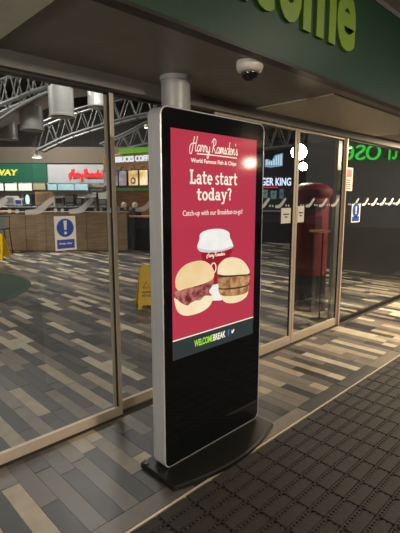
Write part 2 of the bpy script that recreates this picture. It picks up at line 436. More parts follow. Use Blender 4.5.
src = None; fv, ff, fc = [], [], []
for k, p in enumerate(planks):
    sx, sy = p[1]-p[0], p[3]-p[2]; cx, cy = (p[0]+p[1])/2, (p[2]+p[3])/2
    if k in big:
        if src is None: o = src = unit.build('plank', M['tile'], floor)
        else: o = copyof(src, floor)
        o.location = (cx, cy, random.uniform(-0.0004, 0.0004)); o.scale = (sx*0.992, sy*0.998 if sy > .3 else sy*.99, 0.008); o.color = p[4]
    else:
        b = len(fv); g = 0.001
        fv += [(p[0]+g, p[2]+g, 0), (p[1]-g, p[2]+g, 0), (p[1]-g, p[3]-g, 0), (p[0]+g, p[3]-g, 0)]
        fv += [(p[0]+g, p[2]+g, -.006), (p[1]-g, p[2]+g, -.006), (p[1]-g, p[3]-g, -.006), (p[0]+g, p[3]-g, -.006)]
        ff += [(b, b+1, b+2, b+3)] + [(b+a, b+4+a, b+4+(a+1) % 4, b+(a+1) % 4) for a in range(4)]; fc += [p[4]]*5
me = bpy.data.meshes.new('plank_field'); me.from_pydata(fv, [], ff); me.update()
at = me.color_attributes.new('tone', 'FLOAT_COLOR', 'CORNER')
vals = []
for pl, c in zip(me.polygons, fc): vals += list(c)*len(pl.vertices)
at.data.foreach_set('color', vals); me.materials.append(M['tile_attr'])
fo = bpy.data.objects.new('plank_field', me); COL.objects.link(fo); fo.parent = floor; fo['kind'] = 'stuff'

# ---- entrance mat of rubber blocks with pierced strips
ground = struct(MB().box(-10, 24, -14, MAT_Y, -0.16, -0.03).build('floor_outside', M['paving']), 'dark paving outside the entrance')
mt = thing('entrance_mat', 'dark brown rubber entrance mat of raised blocks and pierced strips', 'mat', (0, 0, -0.03))
MB().box(0.1, 8.5, -2.0, MAT_Y-0.012, 0, 0.018).build('backing', M['rubber_base'], mt)
MB().box(0.1, 8.5, MAT_Y-0.010, MAT_Y+0.002, 0, 0.031).build('edge_trim', M['alu'], mt)
bx, by = 0.2, 0.09
blk = MB().box(-.092, .092, -.030, .030, 0, .013, .003).build('block', M['rubber'], mt)
st = MB(); r8, cw = 0.0072, 0.0262
for kk in range(7):
    x0 = -.092 + kk*cw
    cxx = x0+cw/2; hw, hy = cw/2, 0.0125
    sq = [(hw,0),(hw,hy),(0,hy),(-hw,hy),(-hw,0),(-hw,-hy),(0,-hy),(hw,-hy)]
    vs = [(cxx+a, b, .010) for a, b in sq] + [(cxx+r8*math.cos(math.pi/4*q), r8*math.sin(math.pi/4*q), .010) for q in range(8)] + [(cxx+r8*math.cos(math.pi/4*q), r8*math.sin(math.pi/4*q), .0005) for q in range(8)]
    st.add(vs, [(q, (q+1) % 8, (q+1) % 8+8, q+8) for q in range(8)] + [(q+8, (q+1) % 8+8, (q+1) % 8+16, q+16) for q in range(8)])
strip = st.build('pierced_strip', M['rubber'], mt)
link = MB()
for q in (-.028, 0, .028): link.box(-.007, .007, q-.008, q+.008, 0, .009, .002)
link = link.build('hinge_link', M['rubber'], mt)
mv, rest = [], []
for i in range(1, 41):
    for j in range(0, 38):
        x = 0.1 + i*bx; y = MAT_Y - 0.015 - by*(j+.5)
        q = project((x, y, -.015))
        vis = q is not None and -25 < q[0] < 425 and 330 < q[1] < 560
        (mv if vis else rest).append((x, y))
for k, (x, y) in enumerate(mv):
    a = blk if k == 0 else copyof(blk); a.location = (x, y+.0125, .018)
    a.rotation_euler[2] = random.uniform(-.01, .01)
    b = strip if k == 0 else copyof(strip); b.location = (x, y-.0325, .018)
    c = link if k == 0 else copyof(link); c.location = (x+.1, y, .018)

rf_ = MB()
for x, y in rest:
    if y > -1.2:
        rf_.box(x-.092, x+.092, y-.0175, y+.0425, .018, .031).box(x-.092, x+.092, y-.045, y-.020, .018, .028)
rf_.build('block_field', M['rubber'], mt)['kind'] = 'stuff'

# ---- canopy soffit between the glass front and the green fascia
soff = struct(MB().box(-6, 12, MAT_Y+0.06, FRONT_Y+.05, SOF_Z+0.012, SOF_Z+0.06).build('ceiling', M['dark_frame']), 'dark grey panelled soffit over the doors')
px0 = 0.885
edges = [0.885, 2.55, 3.13]
def soffit_panel(x0, x1, y0, y1, m, z=SOF_Z, name='panel'):
    return MB().box(x0+.0015, x1-.0015, y0+.0015, y1-.0015, z, z+.012).build(name, m, soff)
soffit_panel(px0, 2.55, MAT_Y+.06, 2.5, M['soffit']); soffit_panel(2.55, 3.13, MAT_Y+.06, 2.5, M['soffit'])
soffit_panel(3.13, 5.6, MAT_Y+.06, 1.735, M['soffit']); soffit_panel(5.6, 8.2, MAT_Y+.06, 2.5, M['soffit']); soffit_panel(8.2, 11, MAT_Y+.06, 2.5, M['soffit'])
soffit_panel(-5, px0, MAT_Y+.02, 2.5, M['bulkhead'], SOF_Z-.01, 'cream_panel')
MB().box(-5, px0, -1.5, MAT_Y+.02, SOF_Z-.01, SOF_Z+.05).build('cream_bulkhead', M['bulkhead'], soff)
# air curtain grille let into the soffit
gr = thing('air_curtain', 'pale perforated air curtain panel set in the soffit over the doors', 'air curtain', (3.14, 1.74, SOF_Z-.012))
MB().box(.02, 2.42, .02, .73, .006, .024).build('perforated_plate', M['perf'], gr)
fr = MB().box(0, 2.44, 0, .02, 0, .03, .003).box(0, 2.44, .73, .75, 0, .03, .003).box(0, .02, .02, .73, 0, .03, .003).box(2.42, 2.44, .02, .73, 0, .03, .003)
fr.build('frame', M['alu'], gr)
hb = MB()
for i in range(94):
    for j in range(27):
        x = .045+i*.0252+(j % 2)*.0126; y = .04+j*.0252
        hb.add([(x+.006*math.cos(q*math.pi/3), y+.006*math.sin(q*math.pi/3), .0055) for q in range(6)], [tuple(range(6))])
ho = hb.build('perforations', M['hole'], gr); ho['kind'] = 'stuff'

# ---- green fascia with the lime letters
fas = thing('welcome_sign', 'green fascia with large lime green Welcome lettering above the soffit', 'sign', (2.0, MAT_Y, SOF_Z))
MB().box(-7.0, 9.0, 0, .06, 0, .66).build('fascia_panel', M['fascia'], fas)
MB().box(-7.0, 9.0, -.006, .062, -.018, 0).build('bottom_trim', M['dark_frame'], fas)
MB().box(-7.0, 9.0, -.012, .07, .66, .70).build('top_trim', M['alu_grey'], fas)
# positions measured along the fascia (metres from x=2.0)
LET = [('W', -.96, -.53, .43), ('e', -.51, -.27, .37), ('l', -.245, -.145, .43), ('c', -.12, .085, .37), ('o', .115, .36, .37), ('m', .378, .768, .37), ('e', .784, 1.046, .37)]
for ch, a, b, hgt in LET:
    art = text_art(ch, bold=0.035).fit(a, b, .212, .212+hgt)
    art.build('letter', M['lime'], fas, lambda u, v, hh: (u, -hh, v), 0.02)
# outside canopy ceiling above the sign
struct(MB().box(-8, 12, -8, MAT_Y+.08, 3.10, 3.16).build('ceiling_canopy', M['soffit_light']), 'pale canopy ceiling outside')
struct(MB().box(-3.2, -3.0, -8, FRONT_Y, 0, 3.1).build('wall_left', M['soffit_light']), 'cream outside wall left of the entrance')
struct(MB().box(-8, 12, MAT_Y+.08, FRONT_Y-.02, 3.06, 3.16).build('trim_1', M['dark_frame']))
for k, (x, y) in enumerate(CANOPY_LAMPS):
    t = thing('canopy_downlight', ['round canopy downlight left of the viewer', 'round canopy downlight behind the viewer', 'round canopy downlight far along the canopy'][k], 'ceiling lamp', (x, y, 3.06), 0, 'canopy downlights')
    MB().lathe([(.17, .04), (.17, 0), (.14, 0), (.13, .015), (.13, .04)]).build('rim', M['white'], t)
    MB().lathe([(.128, .03), (.0, .03)]).build('lens', M['lamp_soft'], t)

FL = thing('floodlight', 'added floodlight hung under the canopy behind the viewer', 'floodlight', (1.5, -5.03, 2.70), math.atan2(7.5, .4)-math.pi/2)  # invented fitting around the added frontal fill
MB().box(-.29, .29, -.12, -.005, -.19, .19, .01).build('housing', M['dark_frame'], FL)
MB().box(-.25, .25, -.004, .004, -.15, .15).build('lens', M['lamp_soft'], FL)
MB().tube([(0, -.06, .18), (0, -.06, .40)], .02, 8).build('bracket', M['dark_frame'], FL)
SD = thing('soffit_downlight', 'recessed round downlight in the soffit at the right', 'ceiling lamp', (6.5, 1.80, SOF_Z))
MB().lathe([(.11, 0), (.115, -.006), (.085, -.008), (.08, 0)], 28).build('rim', M['white'], SD)
MB().lathe([(.078, -.002), (0, -.002)], 24).build('lens', M['lamp_soft'], SD)
FILL_LAMP = thing('fill_wall_lamp', 'added oblong lamp on the cream outside wall', 'wall lamp', (-3.0, 0.7, 1.95))  # added to brighten the totem's left side, the column and the soffit
MB().box(0, .05, -.36, .36, -.12, .12, .01).build('housing', M['white'], FILL_LAMP)
MB().box(.05, .085, -.33, .33, -.09, .09, .01).build('diffuser', lit('fill_glow', (1.0, .94, .85, 1), 215.0), FILL_LAMP)

# ---- glazed front: fixed screens and sliding doors
def pane_bay(name, x0, x1, y, label, stile=0.045, rail=0.075, m=None, swoosh=True, top=HEAD_Z, th=.020, sw=None, phase=0.0, pane=True):
    m = m or M['alu']
    root = struct(empty(name, ((x0+x1)/2, y, 0)), label)
    hx = (x1-x0)/2; h2 = 0.014
    MB().box(-hx, hx, -h2, h2, 0.004, rail, .003).build('bottom_rail', m, root)
    MB().box(-hx, hx, -h2, h2, top-th, top, .003).build('top_rail', M['dark_frame'] if x0 < 2.6 else m, root)
    for s in (-1, 1):
        MB().box(*(sorted((s*hx, s*(hx-stile)))), -h2, h2, rail, top-th, .003).build('stile', m, root)
        xx = sorted((s*(hx-stile), s*(hx-stile-.006)))
        MB().box(xx[0], xx[1], -.009, .009, rail, top-th).build('gasket', M['dark_frame'], root)
    pn = MB().box(-hx+stile, hx-stile, -.004, .004, rail, top-th).build('pane', M['glass'], root)
    if swoosh:
        X = 0.662 + phase
        while X < x1-.06:
            if X > x0+stile+.03:
                a = Art()
                L = min(.238, x1-stile-.02-X)
                if L > .1:
                    a.ribbon([(X-root.location.x+q[0], q[1]) for q in ((.09,1.519),(.15,1.521),(.19,1.537),(.235,1.575),(.27,1.600),(.33,1.612)) if q[0]-.09 <= L], lambda t: .026+.012*math.sin(math.pi*t), 5)
                    a.build('swoosh', M['frost'], pn, lambda u, v, hh: (u, -.0045-hh, v), .0004)
                d = Art().disc(X-root.location.x, 1.528, .0125, n=16).disc(X-root.location.x+.045, 1.526, .0125, n=16)
                if x0+stile < X and X+.06 < x1-stile: d.build('swoosh_dots', M['frost'], pn, lambda u, v, hh: (u, -.0045-hh, v), .0004)
            X += .28
    return root
pane_bay('window_1', -1.1, 1.665, FRONT_Y, 'large fixed glass screen left of the totem', stile=.032)
pane_bay('door_1', 1.64, 2.70, FRONT_Y+.06, 'sliding glass door behind the totem', stile=.030)
pane_bay('door_2', 2.66, 3.895, FRONT_Y+.015, 'sliding glass door just right of the totem', stile=.036, rail=.10)
pane_bay('door_3', 3.905, 4.935, FRONT_Y+.015, 'sliding glass door in front of the red post box', stile=.036, rail=.10)
pane_bay('window_2', 4.945, 10.5, FRONT_Y+.03, 'dark fixed glass screen at the right of the doors', stile=.02, rail=.05, m=M['dark_frame'], th=.012)
struct(MB().box(4.936, 4.962, FRONT_Y-.02, FRONT_Y+.006, 0.0, HEAD_Z).build('trim_2', M['alu']), 'pale slim post at the end of the doors')
struct(MB().box(-6, 12, FRONT_Y-.045, FRONT_Y+.13, HEAD_Z+.002, SOF_Z+.010, .004).build('trim_3', M['header']), 'grey header rail over the glass front')
struct(MB().box(-1.1, 4.93, FRONT_Y+.035, FRONT_Y+.095, 0, .004).build('trim_4', M['alu_grey']), 'floor track of the sliding doors')
struct(MB().box(-8, 24, FRONT_Y+.0, FRONT_Y+.14, SOF_Z+.062, 6.6).build('wall_front', M['hall_wall']), 'wall above the glass front')
struct(MB().box(4.92, 5.04, FRONT_Y+.085, FRONT_Y+.13, 0, HEAD_Z+.08, .004).build('trim_5', M['alu_grey']), 'grey box post behind the sliding door')

# ---- hall shell
struct(MB().box(-8, 24, FRONT_Y+.14, 26, 6.2, 6.35).build('ceiling_hall', M['hall_ceiling']), 'dark ceiling of the food hall')
bw = cam_pt(0, 20.5, 0)
struct(MB().box(-16, 14, 0, .2, 0, 6.2).build('wall_back', M['hall_back'], None, bw, ROT), 'dim back wall of the food hall')
struct(MB().box(-4.2, -4.0, FRONT_Y+.14, 24, 0, 6.2).build('wall_hall_left', M['soffit_light']), 'cream side wall of the food hall')
struct(MB().box(9.0, 9.12, FRONT_Y+.16, 5.6, 0, 6.2).build('wall_right', M['shade_wall']), 'added dark partition that darkens the view behind the right screen')  # added so the unlit space behind the screen reads dark
for k, (R, D, _) in enumerate(HALL_LAMPS):
    t = thing('hall_strip_light', ['ceiling strip light at the far left of the hall', 'ceiling strip light in front of the curved roof beams', 'ceiling strip light above the shop counters', 'ceiling strip light right of the hall behind the totem'][k], 'ceiling lamp', cam_pt(R, D, 5.82), ROT, 'hall ceiling strip lights')
    MB().box(-.95, .95, -.3, .3, .03, .14, .01).build('housing', M['white'], t)
    MB().box(-.9, .9, -.25, .25, .012, .03).build('diffuser', M['lamp_soft'], t)
    MB().tube([(-.7, 0, .12), (-.7, 0, .38)], .01, 6).tube([(.7, 0, .12), (.7, 0, .38)], .01, 6).build('hanger', M['steel'], t)

# ================================================================== THE TOTEM
KX0, KX1, KZ0, KZ1, KY0, KY1 = 1.437, 2.312, 0.030, 2.075, 1.76, 1.868
tot = thing('digital_totem', 'tall black and silver digital advertising totem showing a red breakfast advert', 'digital sign', ((KX0+KX1)/2, (KY0+KY1)/2, 0))
TX, TY = tot.location.x, tot.location.y
def tl(x, y, z): return (x-TX, y-TY, z)
outer = rrect(KX0-TX, KX1-TX, KZ0, KZ1, .05, 8)
inner = rrect(KX0-TX+.007, KX1-TX-.007, KZ0+.007, KZ1-.007, .044, 8)
n = len(outer); ya, yb = KY0-TY, KY1-TY
fm = MB()
V = [(p[0], ya+.003, p[1]) for p in outer] + [(p[0], yb-.004, p[1]) for p in outer] + [(p[0], ya, p[1]) for p in inner] + [(p[0], ya+.01, p[1]) for p in inner] + [(p[0], yb, p[1]) for p in inner]
Fs = []
for i in range(n):
    j = (i+1) % n
    Fs += [(i, j, n+j, n+i), (i, 2*n+i, 2*n+j, j), (2*n+i, 3*n+i, 3*n+j, 2*n+j), (n+i, n+j, 4*n+j, 4*n+i)]
Fs += [tuple(4*n+i for i in range(n))]
fm.add(V, Fs).build('frame', M['brushed'], tot)
MB().prism(inner, 'y', ya+.003, ya+.012).build('front_glass', M['black_glass'], tot)
# base plate with a bowed front edge
def gp(px, py): v = on_z(px, py, .045); return (v.x-TX, v.y-TY)
bp = [(-.485, .115), (-.495, .105), (-.495, -.20)]
for k in range(15):
    u = k/14; bp.append((-.495+.945*u, -.20+.02*u-.085*math.sin(math.pi*u)**0.9))
bp += [(.45, .105), (.44, .115)]
bq = []
for p in bp:
    if not bq or math.dist(p, bq[-1]) > 1e-4: bq.append(p)
inn = [(p[0]*.985, p[1]*.97) for p in bq]
nb = len(bq); bmh = MB()
bmh.add([(p[0], p[1], 0.002) for p in bq] + [(p[0], p[1], .024) for p in bq] + [(p[0], p[1], .031) for p in inn],
        [tuple(range(nb))] + [(i, (i+1) % nb, (i+1) % nb+nb, i+nb) for i in range(nb)] + [(i+nb, (i+1) % nb+nb, (i+1) % nb+2*nb, i+2*nb) for i in range(nb)] + [tuple(2*nb+i for i in range(nb))])
bmh.build('base_plate', M['black_metal'], tot)
MB().box(-.40, .40, -.03, .03, .028, .036).build('foot', M['black_metal'], tot)
MB().lathe([(.0, .022), (.012, .02), (.013, 0), (.013, -.004)], 16, -.470, .085, .036).build('bolt', M['alu_grey'], tot)
# picture on the screen
def kp(px, py): v = on_y(px, py, KY0); return (v.x-TX, v.z)
def kplace(lv): return lambda u, v, hh: (u, ya+.003-lv-hh, v)
S_red = lit('screen_red', rgb(186, 56, 76), 1.0, noise=.06, nscale=2.0)
S_cream = lit('screen_cream', rgb(250, 240, 215), 1.0)
S_white = lit('screen_white', rgb(245, 242, 236), 1.0, noise=.08, nscale=14)
S_bar = lit('screen_slate', rgb(44, 54, 54), 1.0)
S_green = lit('screen_green', rgb(160, 220, 60), 1.0)
S_bun = lit('screen_bun', rgb(242, 214, 164), 1.0, noise=.3, nscale=7, col2=rgb(234, 198, 142))
S_bun2 = lit('screen_bun_pale', rgb(248, 232, 196), 1.0, noise=.2, nscale=8, col2=rgb(242, 218, 172))
S_bacon = lit('screen_bacon', rgb(190, 120, 110), 1.0, noise=.5, nscale=30, col2=rgb(110, 42, 40))
S_patty = lit('screen_patty', rgb(206, 160, 112), 1.0, noise=.4, nscale=26, col2=rgb(140, 92, 58))
S_dark = lit('screen_char', rgb(84, 50, 36), 1.0)
S_cup = lit('screen_cup_red', rgb(160, 30, 46), 1.0, noise=.1, nscale=10)
S_shadow = lit('screen_deep_red', rgb(150, 30, 48), 1.0)
S_blue = lit('screen_blue', rgb(70, 110, 190), 1.0)
SX0, SX1 = 1.508-TX, 2.233-TX
SZ1 = 1.968; SZ0 = .682; BARZ = .795
scr = Art().rect(SX0, SZ0, SX1, SZ1).build('screen', S_red, tot, kplace(0.0), .0008)
def sprite(name, art, m, lv): return art.build(name, m, scr, kplace(.0008+lv*.0004), .0004)
sprite('footer_bar', Art().rect(SX0, SZ0, SX1, BARZ), S_bar, 0)
sprite('footer_line', Art().rect(SX0, BARZ, SX1, BARZ+.007), S_cream, 1)
SW = SX1-SX0
def tline(name, art, u0, u1, z0, z1, m, lv=2): return sprite(name, art.fit(SX0+SW*u0, SX0+SW*u1, z0, z1), m, lv)
a0, b0 = kp(190, 158), kp(238, 140); c0 = kp(190, 141)
def zat(px, py): return kp(px, py)[1]
def uat(px, py): return (kp(px, py)[0]-SX0)/SW
tline('script_name', cursive("Harry Ramsden's", .17), uat(189.5, 150), uat(238, 150), zat(213, 159.5), zat(213, 138.0), S_cream)
sprite('script_underline', Art().ribbon([kp(197, 153.6), kp(216, 155.5), kp(237, 158.3)], .006, 4), S_cream, 2)
tline('strapline', text_art('World Famous Fish & Chips', bold=.02), uat(191, 160), uat(236.5, 163), zat(213, 165.2), zat(213, 159.8), S_cream)
tline('headline_word', slab('Late'), uat(190, 178), uat(212.7, 178), zat(213, 184.8), zat(213, 170.8), S_cream)
tline('headline_word', slab('start'), uat(215.6, 178), uat(237.5, 178), zat(213, 184.8), zat(213, 172.3), S_cream)
tline('headline_word', slab('today?'), uat(197, 195), uat(231.5, 195), zat(213, 204.2), zat(213, 187.6), S_cream)
tline('subline', text_art('Catch-up with our Breakfast-to-go!'), uat(183, 213), uat(242.5, 213), zat(213, 216.4), zat(213, 209.8), S_cream)
def crop6(pts): return [kp(160+x/4, 220+y/4) for x, y in pts]
def shape(name, pts, m, lv, k=4):
    p = smooth_path(pts+[pts[0]], k)[:-1]
    return sprite(name, Art().poly(crop6(p)), m, lv)
shape('cup_body', [(164,105),(284,105),(280,150),(268,230),(255,316),(225,322),(196,316),(180,230),(168,150)], S_cup, 2)
shape('cup_band', [(200,262),(262,256),(255,314),(225,322),(196,316)], S_white, 3)
shape('cup_lid', [(150,100),(158,78),(162,55),(190,40),(240,35),(275,48),(280,70),(290,92),(288,112),(230,128),(170,128),(152,116)], S_white, 4)
shape('cup_lid_rim', [(152,112),(200,121),(250,117),(288,104),(287,112),(250,124),(200,129),(156,121)], lit('screen_lid_grey', rgb(206, 204, 200), 1.0), 5)
sprite('cup_script', cursive("Harry Ramsden's", .24).fit(*[f for f in (kp(206.5, 256)[0], kp(225, 256)[0], kp(215, 258.5)[1], kp(215, 251.5)[1])]), S_cream, 5)
sprite('cup_badge', Art().arc(*kp(213.5, 268), .026, .034, .008, 0, 360, 20), S_cream, 5)
shape('bun_base', [(56,310),(75,322),(110,335),(150,318),(205,292),(214,306),(197,345),(160,370),(110,383),(80,375),(64,352)], S_bun2, 6)
shape('bacon', [(50,297),(72,280),(110,270),(150,256),(208,232),(213,255),(196,285),(207,302),(180,303),(160,320),(130,324),(110,342),(82,330),(66,314),(58,310)], S_bacon, 7)
shape('bun_top', [(62,268),(62,235),(75,205),(100,180),(135,166),(170,163),(200,178),(215,205),(213,232),(190,248),(150,262),(100,275),(75,283)], S_bun, 8)
shape('bun_base', [(236,288),(260,298),(320,296),(351,282),(346,305),(320,325),(285,333),(255,325)], S_bun2, 6)
shape('patty', [(233,272),(280,262),(350,256),(351,284),(320,300),(255,304),(236,290)], S_patty, 7)
shape('char_line', [(234,264),(290,262),(352,250),(350,264),(300,276),(240,278)], S_dark, 8)
shape('patty', [(230,222),(290,218),(355,216),(354,246),(346,260),(290,270),(240,272),(231,250)], S_patty, 9)
shape('char_line', [(230,222),(290,216),(356,213),(355,221),(300,226),(240,230)], S_dark, 10)
shape('bun_top', [(229,216),(233,182),(258,156),(290,149),(325,159),(348,184),(356,213),(320,218),(260,221)], S_bun2, 11)
bz0, bz1 = SZ0+.040, SZ0+.083
tline('brand_word', text_art('WELCOME', bold=.03), uat(194.5, 345), uat(213, 341), bz0, bz1, S_green)
tline('brand_word', text_art('BREAK', bold=.03), uat(213.4, 341), uat(225.6, 337), bz0, bz1, S_cream)
tline('social_icon', text_art('f', bold=.03), uat(227.6, 335), uat(229.6, 335), bz0, bz1, S_blue)
fx = kp(233, 332)[0]
sprite('bird_icon', Art().poly([(fx-.012, bz0+.012), (fx-.002, bz0+.008), (fx+.012, bz0+.022), (fx+.014, bz0+.034), (fx+.004, bz0+.036), (fx-.004, bz0+.026), (fx-.014, bz0+.032)]), S_white, 2)

# ---- round column behind the totem
cl = thing('support_column', 'round grey column rising behind the totem to the soffit', 'column', (1.985, 2.262, 0))
MB().lathe([(.0, 0), (.097, 0), (.097, SOF_Z-.03)], 40).build('shaft', M['column'], cl)
MB().lathe([(.097, SOF_Z-.03), (.106, SOF_Z-.028), (.106, SOF_Z), (.097, SOF_Z)], 40).build('top_collar', M['column'], cl)
MB().lathe([(.097, .05), (.112, .048), (.112, 0), (.097, 0)], 40).build('base_collar', M['column'], cl)
# ---- dome camera under the soffit
dm = on_z(254, 56.5, SOF_Z)
dc = thing('dome_camera', 'white security dome camera with smoked bubble under the soffit', 'security camera', (dm.x+.055, dm.y+.075, SOF_Z))
MB().lathe([(0, 0), (.078, 0), (.080, -.006), (.080, -.036), (.072, -.052), (.056, -.060), (.048, -.060)], 32).build('housing', M['white'], dc)
MB().lathe([(.050, -.056), (.050, -.070), (.044, -.090), (.030, -.104), (.012, -.110), (0, -.111)], 28).build('bubble', M['dome'], dc)
MB().lathe([(.052, -.058), (.054, -.064), (.050, -.067)], 28).build('ring', M['alu_grey'], dc)
MB().box(.074, .092, -.008, .008, -.020, -.010).build('latch', M['white'], dc)

# ---- notices stuck on the glass
def notice(name, label, cat, x0, x1, z0, z1, y=FRONT_Y-.0052):
    t = thing(name, label, cat, ((x0+x1)/2, y, (z0+z1)/2)); hx, hz = (x1-x0)/2, (z1-z0)/2
    pl = lambda lv: (lambda u, v, hh: (u*hx, -lv-hh, v*hz))
    return t, pl, hx/hz
t, pl, r = notice('safety_notice', 'white and blue exclamation mark notice on the left glass', 'notice', 1.208, 1.353, 1.272, 1.490)
Art().rect(-1, -1, 1, 1).build('sheet', M['paper'], t, pl(0))
Art().disc(0, .32, .80, .80*r).build('blue_disc', M['blue'], t, pl(.0008))
Art().poly([(-.16, .74), (.16, .74), (.10, .20), (-.10, .20)]).disc(0, .02, .13, .13*r, 16).build('exclamation_mark', M['paper'], t, pl(.0016))
Art().rect(-.82, -.88, .82, -.36).build('caption_block', M['blue'], t, pl(.0008))
text_art('Keep clear', bold=.02).fit(-.62, .62, -.68, -.52).build('caption', M['paper'], t, pl(.0016))
t, pl, r = notice('door_notice', 'small white notice on the sliding door nearest the totem', 'notice', 3.655, 3.828, 1.345, 1.503, FRONT_Y+.0098)
Art().rect(-1, -1, 1, 1).build('sheet', M['paper'], t, pl(0))
Art().rect(-.6, .10, .65, .26).build('text_line', M['ink'], t, pl(.0008)); Art().rect(-.3, -.26, .32, -.10).build('text_line', M['ink'], t, pl(.0008))
t, pl, r = notice('door_notice', 'small white notice on the right sliding door beside the post box', 'notice', 3.955, 4.085, 1.345, 1.520, FRONT_Y+.0098)
Art().rect(-1, -1, 1, 1).build('sheet', M['paper'], t, pl(0))
Art().rect(-.6, .10, .65, .26).build('text_line', M['ink'], t, pl(.0008)); Art().rect(-.3, -.26, .32, -.10).build('text_line', M['ink'], t, pl(.0008))
RY = FRONT_Y+.0245
def onr(px, py): v = on_y(px, py, RY); return v.x, v.z
x0, z1 = onr(344.5, 167); x1, z0 = onr(352, 191)
t, pl, r = notice('fire_notice', 'white notice with red heading at the edge of the right screen', 'notice', max(x0, 4.975), x1, z0, z1, RY)
Art().rect(-1, -1, 1, 1).build('sheet', M['paper'], t, pl(0))
Art().rect(-.7, .2, .7, .85).build('red_heading', M['redpaper'], t, pl(.0008))
tx = Art()
for k in range(5): tx.rect(-.65, -.05-k*.18, .6-.15*(k % 2), -.12-k*.18)
tx.build('text_lines', M['ink'], t, pl(.0008))
x0, z1 = onr(352, 204); x1, z0 = onr(359.5, 222)
t, pl, r = notice('safety_notice', 'small white and blue exclamation mark notice on the right screen', 'notice', x0, x1, z0, z1, RY)
Art().rect(-1, -1, 1, 1).build('sheet', M['paper'], t, pl(0))
Art().disc(0, .32, .80, .80*r).build('blue_disc', M['blue'], t, pl(.0008))
Art().poly([(-.16, .74), (.16, .74), (.10, .20), (-.10, .20)]).disc(0, .02, .13, .13*r, 16).build('exclamation_mark', M['paper'], t, pl(.0016))
Art().rect(-.82, -.88, .82, -.36).build('caption_block', M['blue'], t, pl(.0008))

# ================================================================== BEHIND THE RIGHT DOORS
# pillar post box
pb = cam_pt(1.59, 6.15, 0)
po = thing('post_box', 'tall dark red pillar post box with black base behind the sliding door', 'post box', pb, ROT)
MB().lathe([(0, 0), (.27, 0), (.27, .06), (.255, .08), (.252, .52)], 40).build('base', M['post_black'], po)
MB().lathe([(.250, .52), (.250, 1.62)], 40).build('body', M['post_red'], po)
MB().lathe([(.250, 1.60), (.275, 1.63), (.29, 1.66), (.29, 1.72), (.275, 1.735), (.22, 1.78), (.12, 1.815), (0, 1.825)], 40).build('cap', M['post_red'], po)
MB().box(-.13, .13, -.262, -.235, 1.46, 1.52, .004).build('letter_slot', M['post_black'], po)
MB().box(-.15, .15, -.275, -.24, 1.525, 1.545, .004).build('slot_hood', M['post_red'], po)
MB().box(-.10, .10, -.258, -.238, 1.14, 1.36, .004).build('collection_plate', M['post_red'], po)
# wooden ledge
lg = cam_pt(*local_d(322, 231, 5.42))
t = thing('wooden_ledge', 'pale wooden shelf jutting out right of the post box', 'shelf', (lg.x, lg.y, lg.z), ROT+.5)
MB().box(-.13, .12, -.09, .09, -.014, .014, .004).build('board', M['wood_warm'], t)
MB().tube([(.06, .04, -.014), (.06, .04, -lg.z)], .010, 10).build('leg', M['post_black'], t)
MB().lathe([(0, .01), (.12, .008), (.13, 0), (0, 0)], 20, .06, .04, -lg.z).build('foot', M['post_black'], t)
# globe lamp cluster
lp = local_d(299, 152, 7.2)
L0 = cam_pt(*lp)
t = thing('globe_lamp', 'bright warm pair of globe lamps hanging behind the sliding door', 'lamp', L0, ROT)
MB().lathe([(.0, -.125)]+[(.125*math.cos(a), .125*math.sin(a)) for a in [math.radians(-80+16*k) for k in range(11)]]+[(0, .125)], 28).build('globe', M['lamp'], t)
MB().lathe([(.0, -.065)]+[(.065*math.cos(a), .065*math.sin(a)) for a in [math.radians(-80+16*k) for k in range(11)]]+[(0, .065)], 24, .07, -.02, -.235).build('small_globe', M['lamp'], t)
MB().tube([(0, 0, .12), (0, 0, 6.2-L0.z)], .012, 8).tube([(.07, -.02, -.17), (.07, -.02, -.1), (.02, 0, -.1)], .008, 6).build('stem', M['dark'], t)
# green lit letters facing away, on the added dark partition (seen from behind, so reversed)
ws = thing('supermarket_sign', 'glowing green reversed lettering seen behind the right screen', 'sign', (8.93, 4.0, 2.4))
LG = lit('letter_green_glow', rgb(62, 205, 72), 1.0)
def onx(px, py, X=8.93): r_ = ray(px, py); return CAMPOS + r_*(X/r_.x)
for ch, a, b, yt, yb in [('e', 354.5, 343.5, 142.5, 158), ('s', 366, 356.5, 142, 157.5), ('o', 381.5, 367, 141.5, 157.5), ('r', 391, 385.5, 141, 157.5), ('t', 399, 393.5, 136.5, 157), ('i', 404.5, 402, 135, 157), ('a', 419, 407.5, 140, 157), ('W', 445, 421, 134, 157)]:
    ya_, yb_ = onx(a, 150).y, onx(b, 150).y
    zt, zb = onx((a+b)/2, yt+3.0).z, onx((a+b)/2, yb+2.5).z
    text_art(ch, bold=-.012).fit(ya_-4.0, yb_-4.0, zb-2.4, zt-2.4).build('letter', LG, ws, lambda u, v, hh: (-hh, u, v), .05)
# shop fronts seen through the doors
def slab_thing(name, label, cat, x0, x1, y0, y1, D, depth, m, pname='panel', rot=0.0, group=None, ch=0.0):
    a = local_d(x0, y1, D); b = local_d(x1, y0, D)
    base = cam_pt((a[0]+b[0])/2, D, a[2]); hx = (b[0]-a[0])/2; hz = b[2]-a[2]
    t = thing(name, label, cat, base, ROT+rot, group)
    MB().box(-hx, hx, 0, depth, 0, hz, ch).build(pname, m, t)
    return t, hx, hz
LW = lit('letter_white_glow', rgb(215, 228, 255), 1.3)
t, hx, hz = slab_thing('burger_shop_sign', 'dark shop sign with glowing white lettering and a red underline strip', 'sign', 247, 293, 176, 188, 16, .12, M['dark'])
text_art('BURGER KING', bold=.02).fit(-hx*.92, hx*.92, hz*.2, hz*.85).build('lettering', LW, t, lambda u, v, hh: (u, -hh, v), .03)
MB().box(-hx, hx*.35, -.02, 0, 0, hz*.12).build('red_strip', lit('strip_red', rgb(190, 40, 70), 1.0), t)
